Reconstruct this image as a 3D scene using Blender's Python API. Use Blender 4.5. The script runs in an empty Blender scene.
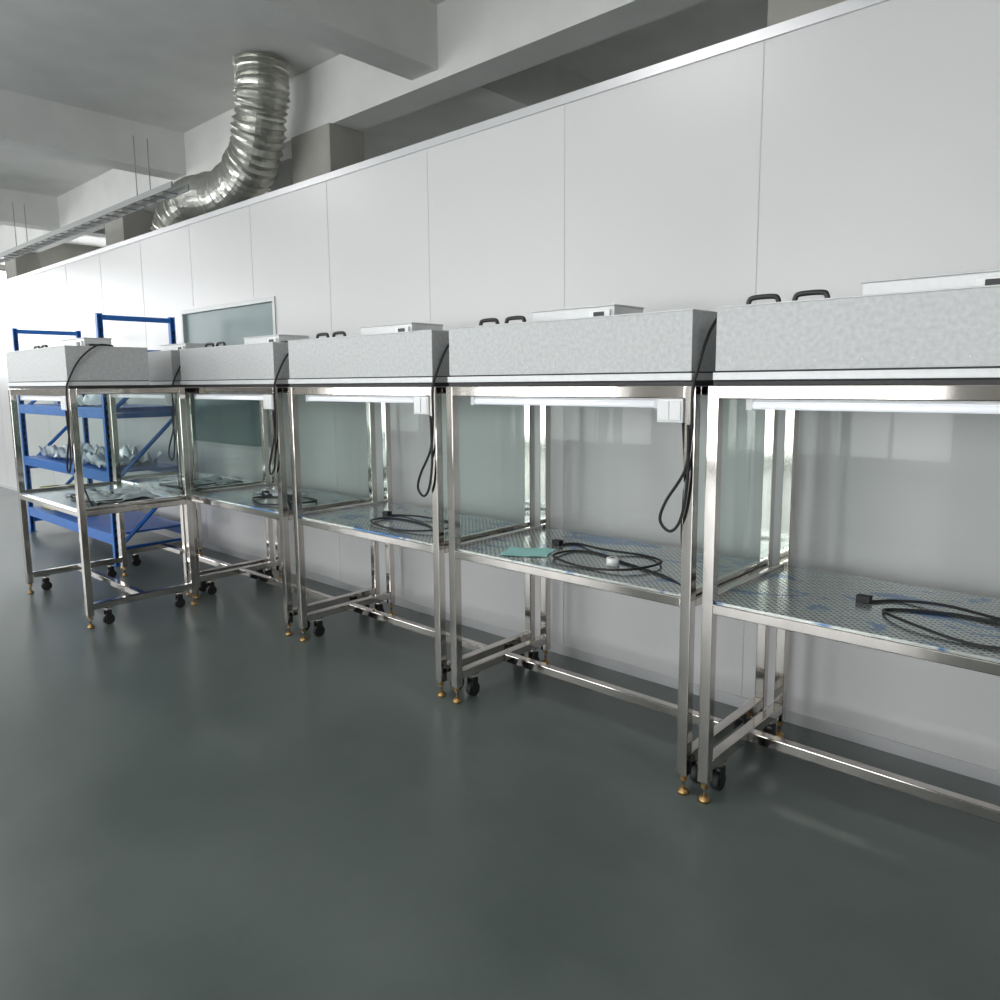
import bpy, math, random, bmesh
from mathutils import Vector, Matrix, noise
random.seed(4)
scene=bpy.context.scene
try:
    scene.view_settings.view_transform='Standard'
except Exception: pass
OFF=.09
# ---------------- materials ----------------
def newmat(name):
    m=bpy.data.materials.new(name); m.use_nodes=True
    nt=m.node_tree; b=nt.nodes.get('Principled BSDF')
    return m,nt,b
def simple(name,col,rough=.5,metal=0.,var=.0,scale=8.,bump=0.,bscale=60.,stretch=None,spec=.5):
    m,nt,b=newmat(name)
    b.inputs['Roughness'].default_value=rough; b.inputs['Metallic'].default_value=metal
    b.inputs['Specular IOR Level'].default_value=spec
    tc=nt.nodes.new('ShaderNodeTexCoord'); mp=nt.nodes.new('ShaderNodeMapping')
    nt.links.new(tc.outputs['Object'],mp.inputs['Vector'])
    if stretch: mp.inputs['Scale'].default_value=stretch
    n=nt.nodes.new('ShaderNodeTexNoise'); n.inputs['Scale'].default_value=scale; n.inputs['Detail'].default_value=4
    nt.links.new(mp.outputs[0],n.inputs['Vector'])
    r=nt.nodes.new('ShaderNodeMapRange'); r.inputs['From Min'].default_value=.3; r.inputs['From Max'].default_value=.7
    r.inputs['To Min'].default_value=1-var; r.inputs['To Max'].default_value=1+var
    nt.links.new(n.outputs['Fac'],r.inputs['Value'])
    mx=nt.nodes.new('ShaderNodeVectorMath'); mx.operation='SCALE'
    mx.inputs[0].default_value=col[:3]; nt.links.new(r.outputs[0],mx.inputs['Scale'])
    nt.links.new(mx.outputs[0],b.inputs['Base Color'])
    if bump:
        n2=nt.nodes.new('ShaderNodeTexNoise'); n2.inputs['Scale'].default_value=bscale
        nt.links.new(mp.outputs[0],n2.inputs['Vector'])
        bp=nt.nodes.new('ShaderNodeBump'); bp.inputs['Strength'].default_value=bump; bp.inputs['Distance'].default_value=.01
        nt.links.new(n2.outputs['Fac'],bp.inputs['Height']); nt.links.new(bp.outputs[0],b.inputs['Normal'])
    return m
M={}
M['steel']=simple('stainless_steel',(.66,.62,.585),.09,1.,.12,5.,.14,4.,(1,1,.6))
M['galv']=simple('galvanised_sheet',(.48,.49,.49),.5,.22,.10,55.,spec=.3)
M['galvlight']=simple('light_sheet_metal',(.62,.63,.63),.4,.2,.04,30.)
M['black']=simple('black_plastic',(.012,.012,.013),.4)
M['rubber']=simple('black_rubber',(.012,.012,.013),.6)
M['gasket']=simple('black_gasket',(.02,.02,.02),.5)
M['white']=simple('white_plastic',(.78,.79,.79),.35)
M['tube']=simple('lamp_white',(.85,.86,.9),.2)
_b=M['tube'].node_tree.nodes['Principled BSDF']; _b.inputs['Emission Color'].default_value=(.9,.95,1,1); _b.inputs['Emission Strength'].default_value=.45  # slight emission added to make the switched-off bench tubes look bright white
M['brass']=simple('brass_foot',(.40,.25,.10),.35,.9)
M['blue']=simple('blue_painted_steel',(.010,.125,.45),.4,0,.1,6.)
M['bluedeck']=simple('blue_deck',(.015,.10,.40),.45,0,.15,3.)
M['wall']=simple('white_sandwich_panel',(.58,.575,.575),.30,0,.02,.6,.02,2.)
M['seam']=simple('panel_joint',(.50,.50,.51),.5)
M['alu']=simple('aluminium_trim',(.62,.62,.63),.35,.6)
M['concrete']=simple('concrete',(.36,.35,.32),.85,0,.12,1.5,.2,20.)
M['ceil']=simple('painted_concrete_ceiling',(.70,.70,.68),.85,0,.06,1.5)
M['concreted']=simple('far_hall_plaster',(.50,.50,.48),.85,0,.1,1.5)
M['foil']=simple('foil_duct',(.62,.62,.58),.3,.9,.1,10.,.3,30.)
M['pipe']=simple('painted_pipe',(.34,.35,.35),.5)
M['film']=simple('plastic_film',(.72,.78,.82),.15,0,.1,10.,.6,14.)
M['cloth']=simple('teal_cloth',(.38,.72,.68),.8,0,.05,20.)
M['yellow']=simple('yellow_card',(.45,.40,.08),.7)
M['frame_dark']=simple('window_frame_grey',(.33,.35,.35),.4,.3)
M['frame_light']=simple('window_frame_light',(.50,.51,.51),.4,.2)
m,nt,b=newmat('epoxy_floor'); M['floor']=m
tc=nt.nodes.new('ShaderNodeTexCoord')
n=nt.nodes.new('ShaderNodeTexNoise'); n.inputs['Scale'].default_value=1.3; n.inputs['Detail'].default_value=7; n.inputs['Roughness'].default_value=.6
nt.links.new(tc.outputs['Object'],n.inputs['Vector'])
cr=nt.nodes.new('ShaderNodeValToRGB')
cr.color_ramp.elements[0].position=.25; cr.color_ramp.elements[0].color=(.072,.092,.086,1)
cr.color_ramp.elements[1].position=.75; cr.color_ramp.elements[1].color=(.120,.145,.137,1)
nt.links.new(n.outputs['Fac'],cr.inputs[0]); nt.links.new(cr.outputs[0],b.inputs['Base Color'])
mr=nt.nodes.new('ShaderNodeMapRange'); mr.inputs['To Min'].default_value=.22; mr.inputs['To Max'].default_value=.40
nt.links.new(n.outputs['Fac'],mr.inputs['Value']); nt.links.new(mr.outputs[0],b.inputs['Roughness'])
b.inputs['Specular IOR Level'].default_value=.4
# perforated worktop with protective film
m,nt,b=newmat('perforated_worktop'); M['top']=m
tc=nt.nodes.new('ShaderNodeTexCoord')
v=nt.nodes.new('ShaderNodeTexVoronoi'); v.inputs['Scale'].default_value=46; v.inputs['Randomness'].default_value=.1
mr0=nt.nodes.new('ShaderNodeMapping'); mr0.inputs['Rotation'].default_value=(0,0,.785); nt.links.new(tc.outputs['Object'],mr0.inputs[0])
nt.links.new(mr0.outputs[0],v.inputs['Vector'])
r1=nt.nodes.new('ShaderNodeValToRGB'); r1.color_ramp.elements[0].position=.26; r1.color_ramp.elements[0].color=(.06,.08,.08,1)
r1.color_ramp.elements[1].position=.36; r1.color_ramp.elements[1].color=(.56,.61,.60,1)
nt.links.new(v.outputs['Distance'],r1.inputs[0])
w=nt.nodes.new('ShaderNodeTexNoise'); w.inputs['Scale'].default_value=3.2; w.inputs['Detail'].default_value=3; w.inputs['Distortion'].default_value=1.5
mp=nt.nodes.new('ShaderNodeMapping'); mp.inputs['Rotation'].default_value=(0,0,.7); mp.inputs['Scale'].default_value=(1,2.4,1)
oi=nt.nodes.new('ShaderNodeObjectInfo'); nt.links.new(oi.outputs['Location'],mp.inputs['Location'])
nt.links.new(tc.outputs['Object'],mp.inputs[0]); nt.links.new(mp.outputs[0],w.inputs['Vector'])
r2=nt.nodes.new('ShaderNodeValToRGB'); r2.color_ramp.elements[0].position=.575; r2.color_ramp.elements[0].color=(0,0,0,1)
r2.color_ramp.elements[1].position=.61; r2.color_ramp.elements[1].color=(.9,.9,.9,1)
nt.links.new(w.outputs['Fac'],r2.inputs[0])
mx=nt.nodes.new('ShaderNodeMix'); mx.data_type='RGBA'
nt.links.new(r2.outputs[0],mx.inputs[0]); nt.links.new(r1.outputs[0],mx.inputs[6]); mx.inputs[7].default_value=(.06,.18,.40,1)
nt.links.new(mx.outputs[2],b.inputs['Base Color'])
b.inputs['Metallic'].default_value=.65; b.inputs['Roughness'].default_value=.2
def glassmat(name,tint,ior=1.5):
    m=bpy.data.materials.new(name); m.use_nodes=True; nt=m.node_tree; nt.nodes.clear()
    o=nt.nodes.new('ShaderNodeOutputMaterial'); t=nt.nodes.new('ShaderNodeBsdfTransparent'); g=nt.nodes.new('ShaderNodeBsdfGlossy')
    f=nt.nodes.new('ShaderNodeFresnel'); f.inputs[0].default_value=ior; mix=nt.nodes.new('ShaderNodeMixShader')
    t.inputs[0].default_value=(*tint,1); g.inputs['Roughness'].default_value=.02
    nt.links.new(f.outputs[0],mix.inputs[0]); nt.links.new(t.outputs[0],mix.inputs[1]); nt.links.new(g.outputs[0],mix.inputs[2]); nt.links.new(mix.outputs[0],o.inputs[0])
    return m
M['glass']=glassmat('clear_glass',(.87,.925,.905),1.5)
M['glassback']=glassmat('clear_back_glass',(.955,.97,.96),1.28)
M['winglass']=simple('dark_window_glass',(.13,.19,.19),.35,0,.1,1.)
def emis(name,col,s):
    m=bpy.data.materials.new(name); m.use_nodes=True; nt=m.node_tree; nt.nodes.clear()
    o=nt.nodes.new('ShaderNodeOutputMaterial'); e=nt.nodes.new('ShaderNodeEmission'); e.inputs[0].default_value=(*col,1); e.inputs[1].default_value=s
    nt.links.new(e.outputs[0],o.inputs[0]); return m
M['daylight']=emis('daylit_pane',(.97,.99,1.0),7.9)

# ---------------- mesh builder ----------------
class MB:
    def __init__(s): s.v=[];s.f=[];s.m=[];s.names=[];s.sm=[]
    def mi(s,n):
        if n not in s.names: s.names.append(n)
        return s.names.index(n)
    def quad(s,a,b,c,d,mat):
        k=len(s.v); s.v+=[a,b,c,d]; s.f.append([k,k+1,k+2,k+3]); s.m.append(s.mi(mat)); s.sm.append(False)
    def box(s,x0,x1,y0,y1,z0,z1,mat):
        b=len(s.v); k=s.mi(mat)
        s.v+=[(x0,y0,z0),(x1,y0,z0),(x1,y1,z0),(x0,y1,z0),(x0,y0,z1),(x1,y0,z1),(x1,y1,z1),(x0,y1,z1)]
        for q in [(0,3,2,1),(4,5,6,7),(0,1,5,4),(1,2,6,5),(2,3,7,6),(3,0,4,7)]:
            s.f.append([b+i for i in q]); s.m.append(k); s.sm.append(False)
    def tube(s,pts,r,mat,seg=10,smooth=True,cap=True):
        pts=[Vector(p) for p in pts]; k=s.mi(mat); b=len(s.v); N=len(pts)
        rr=r if isinstance(r,(list,tuple)) else [r]*N
        up=None
        for i,p in enumerate(pts):
            t=(pts[min(i+1,N-1)]-pts[max(i-1,0)]).normalized()
            if up is None:
                up=Vector((0,0,1)) if abs(t.z)<.9 else Vector((1,0,0))
            up=(up-t*up.dot(t)).normalized(); sd=t.cross(up)
            for j in range(seg):
                a=2*math.pi*j/seg
                s.v.append(tuple(p+rr[i]*(math.cos(a)*up+math.sin(a)*sd)))
        for i in range(N-1):
            for j in range(seg):
                j2=(j+1)%seg
                s.f.append([b+i*seg+j,b+i*seg+j2,b+(i+1)*seg+j2,b+(i+1)*seg+j]); s.m.append(k); s.sm.append(smooth)
        if cap:
            s.f.append([b+j for j in range(seg)][::-1]); s.m.append(k); s.sm.append(False)
            s.f.append([b+(N-1)*seg+j for j in range(seg)]); s.m.append(k); s.sm.append(False)
    def bar(s,p,q,w,mat):
        s.tube([p,q],w*.7071,mat,4,False)
    def make(s,name,parent=None,bevel=0,loc=None,recalc=True):
        me=bpy.data.meshes.new(name); me.from_pydata(s.v,[],s.f); 
        for n in s.names: me.materials.append(M[n])
        me.polygons.foreach_set('material_index',s.m); me.polygons.foreach_set('use_smooth',s.sm); me.update()
        if recalc:
            bm=bmesh.new(); bm.from_mesh(me); bmesh.ops.recalc_face_normals(bm,faces=bm.faces); bm.to_mesh(me); bm.free()
        o=bpy.data.objects.new(name,me); scene.collection.objects.link(o)
        if parent: o.parent=parent
        if loc: o.location=loc
        if bevel:
            md=o.modifiers.new('bevel','BEVEL'); md.width=bevel; md.segments=2; md.limit_method='ANGLE'; md.angle_limit=math.radians(50)
        return o
def smooth(pts,n=8):
    P=[Vector(p) for p in pts]; P=[P[0]*2-P[1]]+P+[P[-1]*2-P[-2]]; out=[]
    for i in range(1,len(P)-2):
        for k in range(n):
            t=k/n; a,b,c,d=P[i-1],P[i],P[i+1],P[i+2]
            out.append(.5*((2*b)+(c-a)*t+(2*a-5*b+4*c-d)*t*t+(3*b-a-3*c+d)*t**3))
    out.append(P[-2]); return out
def empty(name,loc,rz=0):
    e=bpy.data.objects.new(name,None); e.location=loc; e.rotation_euler=(0,0,rz); scene.collection.objects.link(e); e.empty_display_size=.2; return e

# ---------------- workbench ----------------
W=1.40; D=.80; P=.046
ZW=.755+OFF      # worktop
ZT=1.60+OFF      # frame top
def bench(loc,seed=0,box_x=.25,HD=None):
    R=random.Random(seed); HD=HD or D
    e=empty('clean_bench',loc)
    f=MB()
    for x in (0,W-P):
        for y in (0,D-P):
            f.box(x,x+P,y,y+P,.085,ZT,'steel')
    f.box(P,W-P,0,P,ZT-.05,ZT,'steel'); f.box(P,W-P,D-P,D,ZT-.04,ZT,'steel')
    for x in (0,W-P): f.box(x,x+P,P,D-P,ZT-.04,ZT,'steel')
    for y in (0,D-P): f.box(P,W-P,y,y+P,ZW-.045,ZW-.004,'steel')
    for x in (0,W-P): f.box(x,x+P,P,D-P,ZW-.045,ZW-.004,'steel')
    for x in (.008,W-.034): 
        f.box(x,x+.026,P,D-P,ZW,ZW+.022,'steel')
    for x in (0,W-P): f.box(x,x+P,P,D-P,.13,.13+P,'steel')
    f.box(P,W-P,D*.5-P/2,D*.5+P/2,.13,.13+P,'steel')
    f.make('frame',e,.004)
    t=MB(); t.box(P*.5,W-P*.5,P*.5,D-P*.5,ZW-.004,ZW+.002,'top'); t.make('worktop',e)
    g=MB()
    for x in (.021,W-.021): g.quad((x,P,ZW+.022),(x,D-P,ZW+.022),(x,D-P,ZT-.04),(x,P,ZT-.04),'glass')
    g.quad((P,D-.02,ZW+.004),(W-P,D-.02,ZW+.004),(W-P,D-.02,ZT-.04),(P,D-.02,ZT-.04),'glassback')
    g.make('glass_panels',e,recalc=False)
    h=MB()
    x0,x1=.03,W-.02
    h.box(x0-.01,x1+.01,.004,D-.004,ZT,ZT+.016,'gasket')
    h.box(x0-.006,x1+.006,-.008,HD+.004,ZT+.02,ZT+.048,'galvlight')
    h.box(x0,x1,0,HD-.001,ZT+.016,ZT+.02,'gasket')
    h.box(x0,x1,0,HD,ZT+.054,ZT+.286,'galv')
    h.box(x0+.003,x1-.003,.003,HD-.003,ZT+.048,ZT+.054,'gasket')
    h.box(x0-.002,x1+.002,-.002,HD+.002,ZT+.286,ZT+.291,'galvlight')
    for k in range(9):
        xx=x0+.06+k*(x1-x0-.12)/8
        h.tube([(xx,-.003,ZT+.085),(xx,0,ZT+.085)],.004,'alu',8)
    h.make('hood',e,.0015)
    c=MB(); bx=box_x; y0=.30 if HD<D else .36; y1=y0+.2 if HD<D else .62
    c.box(bx+.005,bx+.505,y0+.005,y1,ZT+.291,ZT+.372,'galvlight')
    c.box(bx,bx+.51,y0,y1+.005,ZT+.372,ZT+.380,'galvlight')
    c.box(bx+.37,bx+.49,y0-.012,y0+.005,ZT+.305,ZT+.355,'white')
    c.box(bx+.40,bx+.46,y0-.018,y0-.012,ZT+.315,ZT+.347,'black')
    c.box(bx+.52,bx+.58,y0+.01,y0+.09,ZT+.291,ZT+.33,'black')
    c.make('control_box',e,.003)
    hd=MB()
    for hx in (.06,.24):
        pts=smooth([(hx,.2,ZT+.288),(hx+.003,.2,ZT+.322),(hx+.022,.2,ZT+.334),(hx+.098,.2,ZT+.334),(hx+.117,.2,ZT+.322),(hx+.12,.2,ZT+.288)],6)
        hd.tube(pts,.010,'black',10)
        hd.box(hx-.014,hx+.014,.186,.214,ZT+.291,ZT+.299,'black'); hd.box(hx+.106,hx+.134,.186,.214,ZT+.291,ZT+.299,'black')
    hd.make('carry_handles',e)
    l=MB()
    l.box(.14,W-.19,.050,.078,ZT-.062,ZT-.045,'white')
    l.tube([(.15,.060,ZT-.075),(W-.20,.060,ZT-.075)],.015,'tube',14)
    l.box(.135,.16,.044,.080,ZT-.092,ZT-.045,'white'); l.box(W-.21,W-.185,.044,.080,ZT-.092,ZT-.045,'white')
    l.make('fluorescent_batten',e)
    s=MB()
    s.box(W-.165,W-.05,-.006,.034,ZT-.145,ZT-.052,'white')
    s.box(W-.157,W-.110,-.011,-.006,ZT-.137,ZT-.060,'white'); s.box(W-.105,W-.058,-.011,-.006,ZT-.137,ZT-.060,'white')
    s.make('rocker_switch',e,.002)
    k=MB()
    for x in (P/2,W-P/2):
        for y in (P/2,D-P/2):
            k.tube([(x,y,.018),(x,y,.09)],.008,'steel',10)
            k.tube([(x,y,0),(x,y,.010),(x,y,.024)],[.024,.024,.012],'brass',16)
            k.tube([(x,y,.06),(x,y,.078)],.015,'brass',6,False)
        for y in (.14,D-.14):
            k.box(x-.025,x+.025,y-.03,y+.03,.122,.13,'steel')
            k.tube([(x,y,.1),(x,y,.124)],.018,'steel',12)
            for sx in (-.021,.021): 
                k.box(x+sx-.002,x+sx+.002,y-.018,y+.022,.03,.105,'black')
            k.box(x-.021,x+.021,y-.018,y+.022,.1,.106,'black')
            k.tube([(x-.016,y+.004,.038),(x+.016,y+.004,.038)],.038,'rubber',24)
    k.make('castors_and_feet',e)
    w=MB()
    z=ZW+.007; o=OFF; j=R.uniform(-.02,.02)
    fy=-.016
    a=smooth([(bx+.58,y0+.05,ZT+.31),(W-.10,.34,ZT+.298),(W+.002,.2,ZT+.296),(W+.008,.08,ZT+.2),(W+.006,.0,ZT+.06),(W-.004,fy,ZT-.02),(W-.006,fy,1.42+o),(W-.03,fy,1.27+o),(W-.10+j,fy,1.14+o),(W-.125+j,fy,1.06+o),(W-.09,fy,1.02+o),(W-.045,fy,1.07+o),(W-.02,fy,1.2+o),(W-.012,fy-.008,1.36+o),(W-.014,fy-.01,1.45+o)],8)
    w.tube(a,.0065,'rubber',8)
    b0=[(W-.07,.035,ZT-.145),(W-.065,.05,1.25+o),(W-.075,.055,1.0+o),(W-.07,.08,.86+o),(W-.10,.13,z),(W-.25,.22,z)]
    ox=R.uniform(-.1,.05)
    def q(dx,y,dz=0): return (W-dx+ox+R.uniform(-.03,.03),y+R.uniform(-.03,.03),z+dz)
    b0+=[q(.42,.33),q(.62,.40),q(.80,.33),q(.76,.18,.011),q(.52,.13),q(.30,.20,.011),q(.26,.36,.011),q(.45,.48),q(.66,.46,.011),q(.84,.50),q(.92,.42)]
    w.tube(smooth(b0,8),.0058,'rubber',8)
    w.box(b0[-1][0]-.05,b0[-1][0]+.0,b0[-1][1]-.025,b0[-1][1]+.012,ZW+.003,ZW+.028,'rubber')
    w.make('power_cords',e)
    return e
YF=2.654
bench((-1.363,YF,0),5,.42)
B4=bench((-2.812,YF,0),4,.27)
bench((-4.289,YF,0),3,.30)
B2=bench((-5.82,YF,0),2,.35)
BZ=bench((-7.32,YF,0),1,.35)
BA=bench((-7.02,1.80,0),6,.35,.55)

def blob_sheet(name,parent,loc,sx,sy,mat,amp=.01,n=26,seed=0,rz=0):
    vs=[];fs=[]
    for i in range(n+1):
        for j in range(n+1):
            x=(i/n-.5)*sx; y=(j/n-.5)*sy
            z=abs(noise.noise(Vector((x*9+seed,y*9,seed))))*amp*2+.001
            ex=noise.noise(Vector((y*6+seed,seed,0)))*.03; ey=noise.noise(Vector((x*6+seed,0,seed)))*.03
            vs.append((x+ex,y+ey,z))
    for i in range(n):
        for j in range(n):
            a=i*(n+1)+j; fs.append((a,a+n+1,a+n+2,a+1))
    me=bpy.data.meshes.new(name); me.from_pydata(vs,[],fs); me.materials.append(M[mat])
    for p in me.polygons: p.use_smooth=True
    o=bpy.data.objects.new(name,me); o.location=loc; o.rotation_euler=(0,0,rz); scene.collection.objects.link(o)
    if parent: o.parent=parent
    return o
zz=ZW+.003
blob_sheet('cleaning_cloth',None,(-2.812+.38,YF+.19,zz),.24,.19,'cloth',.006,seed=3,rz=.5)
c=MB(); c.tube([(0,0,0),(0,0,.034)],.030,'white',28); c.tube([(0,0,.034),(0,0,.037)],[.030,.025],'white',28); c.tube([(0,0,.037),(0,0,.0372)],.010,'gasket',16)
c.make('tape_roll',None,0,(-2.812+.86,YF+.25,zz))
blob_sheet('plastic_sheet',BA,(.85,.42,zz),.7,.45,'film',.035,seed=7)
blob_sheet('plastic_sheet',BZ,(1.0,.42,zz),.5,.4,'film',.03,seed=9)
blob_sheet('plastic_sheet',B2,(.55,.5,zz),.4,.25,'film',.015,seed=12)

# ---------------- rack ----------------
rk=empty('blue_storage_rack',(-10.03,2.66,0))
r=MB(); L=2.60; RD=.72; H=2.28+OFF
for x in (0,L-.05):
    for y in (0,RD-.05):
        r.box(x,x+.012,y,y+.05,0,H,'blue'); r.box(x+.012,x+.05,y,y+.008,0,H,'blue'); r.box(x+.012,x+.05,y+.042,y+.05,0,H,'blue')
        r.box(x-.02,x+.07,y-.02,y+.07,0,.006,'blue')
    for z in (.12,.75,1.4,2.0,H-.06): r.box(x+.005,x+.04,.05,RD-.05,z,z+.045,'blue')
    for (za,zb) in ((.15,.75),(.78,1.4),(1.43,2.0)):
        r.bar((x+.022,.04,za),(x+.022,RD-.04,zb),.03,'blue')
r.make('uprights',rk,.002)
r=MB()
for z in (.30,.90,1.50):
    for y in (0,RD-.045): 
        r.box(.05,L-.05,y+.002,y+.043,z-.10,z,'blue')
    r.box(.052,L-.052,.045,RD-.047,z-.02,z,'bluedeck')
    for k in range(1,4): r.box(L*k/4-.02,L*k/4+.02,.045,RD-.047,z-.06,z-.02,'blue')
r.make('shelves',rk,.002)
r=MB()
for (x,y) in ((0,0),(L-.05,0),(L-.05,RD-.05),(0,RD-.05)):
    for z in [i*.075+.1 for i in range(29)]:
        r.box(x+.046,x+.0515,y+.016,y+.034,z,z+.03,'black')
r.make('slots',rk)
for i,(x,z,s1,s2,sd) in enumerate([(.7,.90,.9,.55,1),(1.8,.90,1.0,.55,2),(1.2,1.50,.9,.5,3)]):
    blob_sheet('plastic_wrap_%d'%i,rk,(x,.36,z+.002),s1,s2,'film',.13,seed=20+sd)
r=MB(); r.box(.15,.6,.1,.55,.302,.54,'yellow'); r.box(.15,.6,.3,.34,.54,.543,'film'); r.make('carton',rk,.004)

# ---------------- room ----------------
YW=3.62; HW=3.20+OFF
def single(name,boxes,bevel=0):
    m=MB()
    for b in boxes: m.box(*b)
    return m.make(name,None,bevel)
single('floor',[(-22,8,-8,10,-.1,0,'floor')])
wx0,wx1,wz0,wz1=-7.80,-5.98,1.0+OFF,2.38+OFF
m=MB()
m.box(-22,wx0,YW,YW+.075,0,HW,'wall'); m.box(wx1,8,YW,YW+.075,0,HW,'wall')
m.box(wx0,wx1,YW,YW+.075,0,wz0,'wall'); m.box(wx0,wx1,YW,YW+.075,wz1,HW,'wall')
x=-1.618+1.18*8
while x>-22:
    for (a,b_) in ([(0,HW)] if not (wx0<x<wx1) else [(0,wz0-.03),(wz1+.03,HW)]):
        m.box(x-.002,x+.002,YW-.002,YW,a,b_,'seam')
    x-=1.18
m.make('wall_north')
single('trim_1',[(-22,8,YW-.012,YW+.09,HW,HW+.05,'alu')])
single('baseboard_north',[(-22,8,YW-.012,YW-.0025,0,.06,'alu')])
w=empty('window_1',((wx0+wx1)/2,YW,0))
m=MB(); hw=(wx1-wx0)/2
m.box(-hw,hw,-.012,.06,wz0,wz0+.04,'frame_light'); m.box(-hw,hw,-.012,.06,wz1-.04,wz1,'frame_light')
m.box(-hw,-hw+.04,-.012,.06,wz0+.04,wz1-.04,'frame_light'); m.box(hw-.04,hw,-.012,.06,wz0+.04,wz1-.04,'frame_light')
m.make('window_frame',w,.002)
m=MB(); m.box(-hw+.04,hw-.04,.02,.03,wz0+.04,wz1-.04,'winglass'); m.make('pane',w)
CZ=5.4
single('ceiling',[(-22,8,-8,10,CZ,CZ+.2,'ceil')])
single('wall_far_north',[(-22,8,10,10.2,0,CZ,'concreted')])
def winwall(name,axis,pos,lo,hi,wins,z0,z1):
    m=MB()
    def bx(a,b_,za,zb,mat,th=.2):
        if axis=='x': m.box(pos-th,pos,a,b_,za,zb,mat)
        else: m.box(a,b_,pos-th,pos,za,zb,mat)
    bx(lo,hi,0,z0,'concrete'); bx(lo,hi,z1,CZ,'concrete')
    c=lo
    for (a,b_) in wins:
        bx(c,a,z0,z1,'concrete'); c=b_
    bx(c,hi,z0,z1,'concrete')
    m.make(name)
    for i,(a,b_) in enumerate(wins):
        q=MB()
        def bb(a1,b1,za,zb,mat,o0,o1):
            if axis=='x': q.box(pos+o0,pos+o1,a1,b1,za,zb,mat)
            else: q.box(a1,b1,pos+o0,pos+o1,za,zb,mat)
        bb(a,b_,z0,z1,'daylight',-.12,-.11)
        n=max(2,int((b_-a)/1.0))
        for k in range(n+1):
            xx=a+(b_-a)*k/n; bb(max(a,xx-.03),min(b_,xx+.03),z0,z1,'frame_dark',-.10,-.04)
        for zz_ in (z0,(z0+z1)/2,z1-.05): bb(a,b_,zz_,zz_+.05,'frame_dark',-.10,-.05)
        q.make('window_%d'%(winwall.n)); winwall.n+=1
winwall.n=2
winwall('wall_west','x',-22,-8,10,[(-6,-2.5),(-1.5,3.0),(5,9)],2.0,4.6)
winwall('wall_south','y',-8,-22,8,[(-19,-15),(-13,-9),(-7,-3),(-1,3)],.2,3.9)
single('wall_east',[(8,8.2,-8,10,0,CZ,'ceil')])
for X in (-17,-11.5,-6,-.5,5):
    single('ceiling_beam',[(X-.2,X+.2,-8,10,CZ-.6,CZ,'ceil')])
single('ceiling_beam',[(-22,8,5.45,5.85,CZ-.7,CZ-.001,'ceil')])
for X in (-20,-14,-8,-2,4):
    single('concrete_column',[(X-.4,X+.4,5.4,5.9,0,CZ-.7,'concrete')],.01)
m=MB(); TX1=-9.0
for y in (4.15,4.35): m.box(-21.9,TX1,y,y+.02,4.0,4.07,'pipe')
k=0
while -21.9+k*.3<TX1: m.box(-21.9+k*.3,-21.9+k*.3+.03,4.17,4.35,4.0,4.015,'pipe'); k+=1
for X in (-20,-15,-10):
    for y in (4.17,4.34): m.tube([(X,y,4.01),(X,y,CZ-.602)],.006,'pipe',6)
m.make('cable_tray')
m=MB()
m.tube([(-21.9,7.2,4.35),(6,7.2,4.35)],.07,'pipe',14)
m.tube([(-21.9,7.6,4.1),(6,7.6,4.1)],.09,'pipe',14)
m.make('overhead_pipes')
cp=smooth([(-8.15,4.9,5.37),(-8.2,4.9,4.9),(-8.55,4.95,4.35),(-9.3,5.0,4.12),(-10.15,5.0,4.18),(-10.7,5.0,4.0),(-10.9,5.0,3.5),(-10.9,5.0,2.9)],26)
rr=[.29+.024*math.sin(i*1.9)+.01*math.sin(i*.37) for i in range(len(cp))]
m=MB(); m.tube(cp,rr,'foil',28,False); m.make('flexible_air_duct')

for X in (-14.2,-8.8,-3.2,2.2):  # added strip lamps: no known fixtures here, put in to light the hall
    for Y in (-3,1,8.2):
        e=empty('added_strip_lamp',(X,Y,4.4))
        m=MB(); m.box(-.6,.6,-.05,.05,.02,.08,'white'); m.tube([(-.5,0,.08),(-.5,0,CZ-4.4)],.006,'pipe',6); m.tube([(.5,0,.08),(.5,0,CZ-4.4)],.006,'pipe',6); m.make('housing',e)
        m=MB(); m.tube([(-.58,0,0),(.58,0,0)],.015,'tube',10); m.make('added_tube_lamp',e)
        ld=bpy.data.lights.new('added_fill_light','AREA'); ld.shape='RECTANGLE'; ld.size=1.15; ld.size_y=.08; ld.energy=32 if Y<5 else 60
        lo=bpy.data.objects.new('added_fill_light',ld); lo.parent=e; lo.location=(0,0,-.02); scene.collection.objects.link(lo)

wd=bpy.data.worlds.new('World'); scene.world=wd; wd.use_nodes=True
wd.node_tree.nodes['Background'].inputs[0].default_value=(.8,.87,1,1); wd.node_tree.nodes['Background'].inputs[1].default_value=.6

# ---------------- camera ----------------
cd=bpy.data.cameras.new('camera'); co=bpy.data.objects.new('camera',cd); scene.collection.objects.link(co)
f=750.; cd.sensor_width=36; cd.lens=36*f/1000; cd.clip_start=.05; cd.clip_end=200
pp=480.; cd.shift_y=-(500-pp)/1000
pitch=math.atan((pp-382)/f)
yaw=math.radians(42.6); roll=math.radians(-.5)
co.matrix_world=Matrix.Translation((0,0,1.62+OFF))@Matrix.Rotation(yaw,4,'Z')@Matrix.Rotation(math.pi/2-pitch,4,'X')@Matrix.Rotation(roll,4,'Z')
scene.camera=co
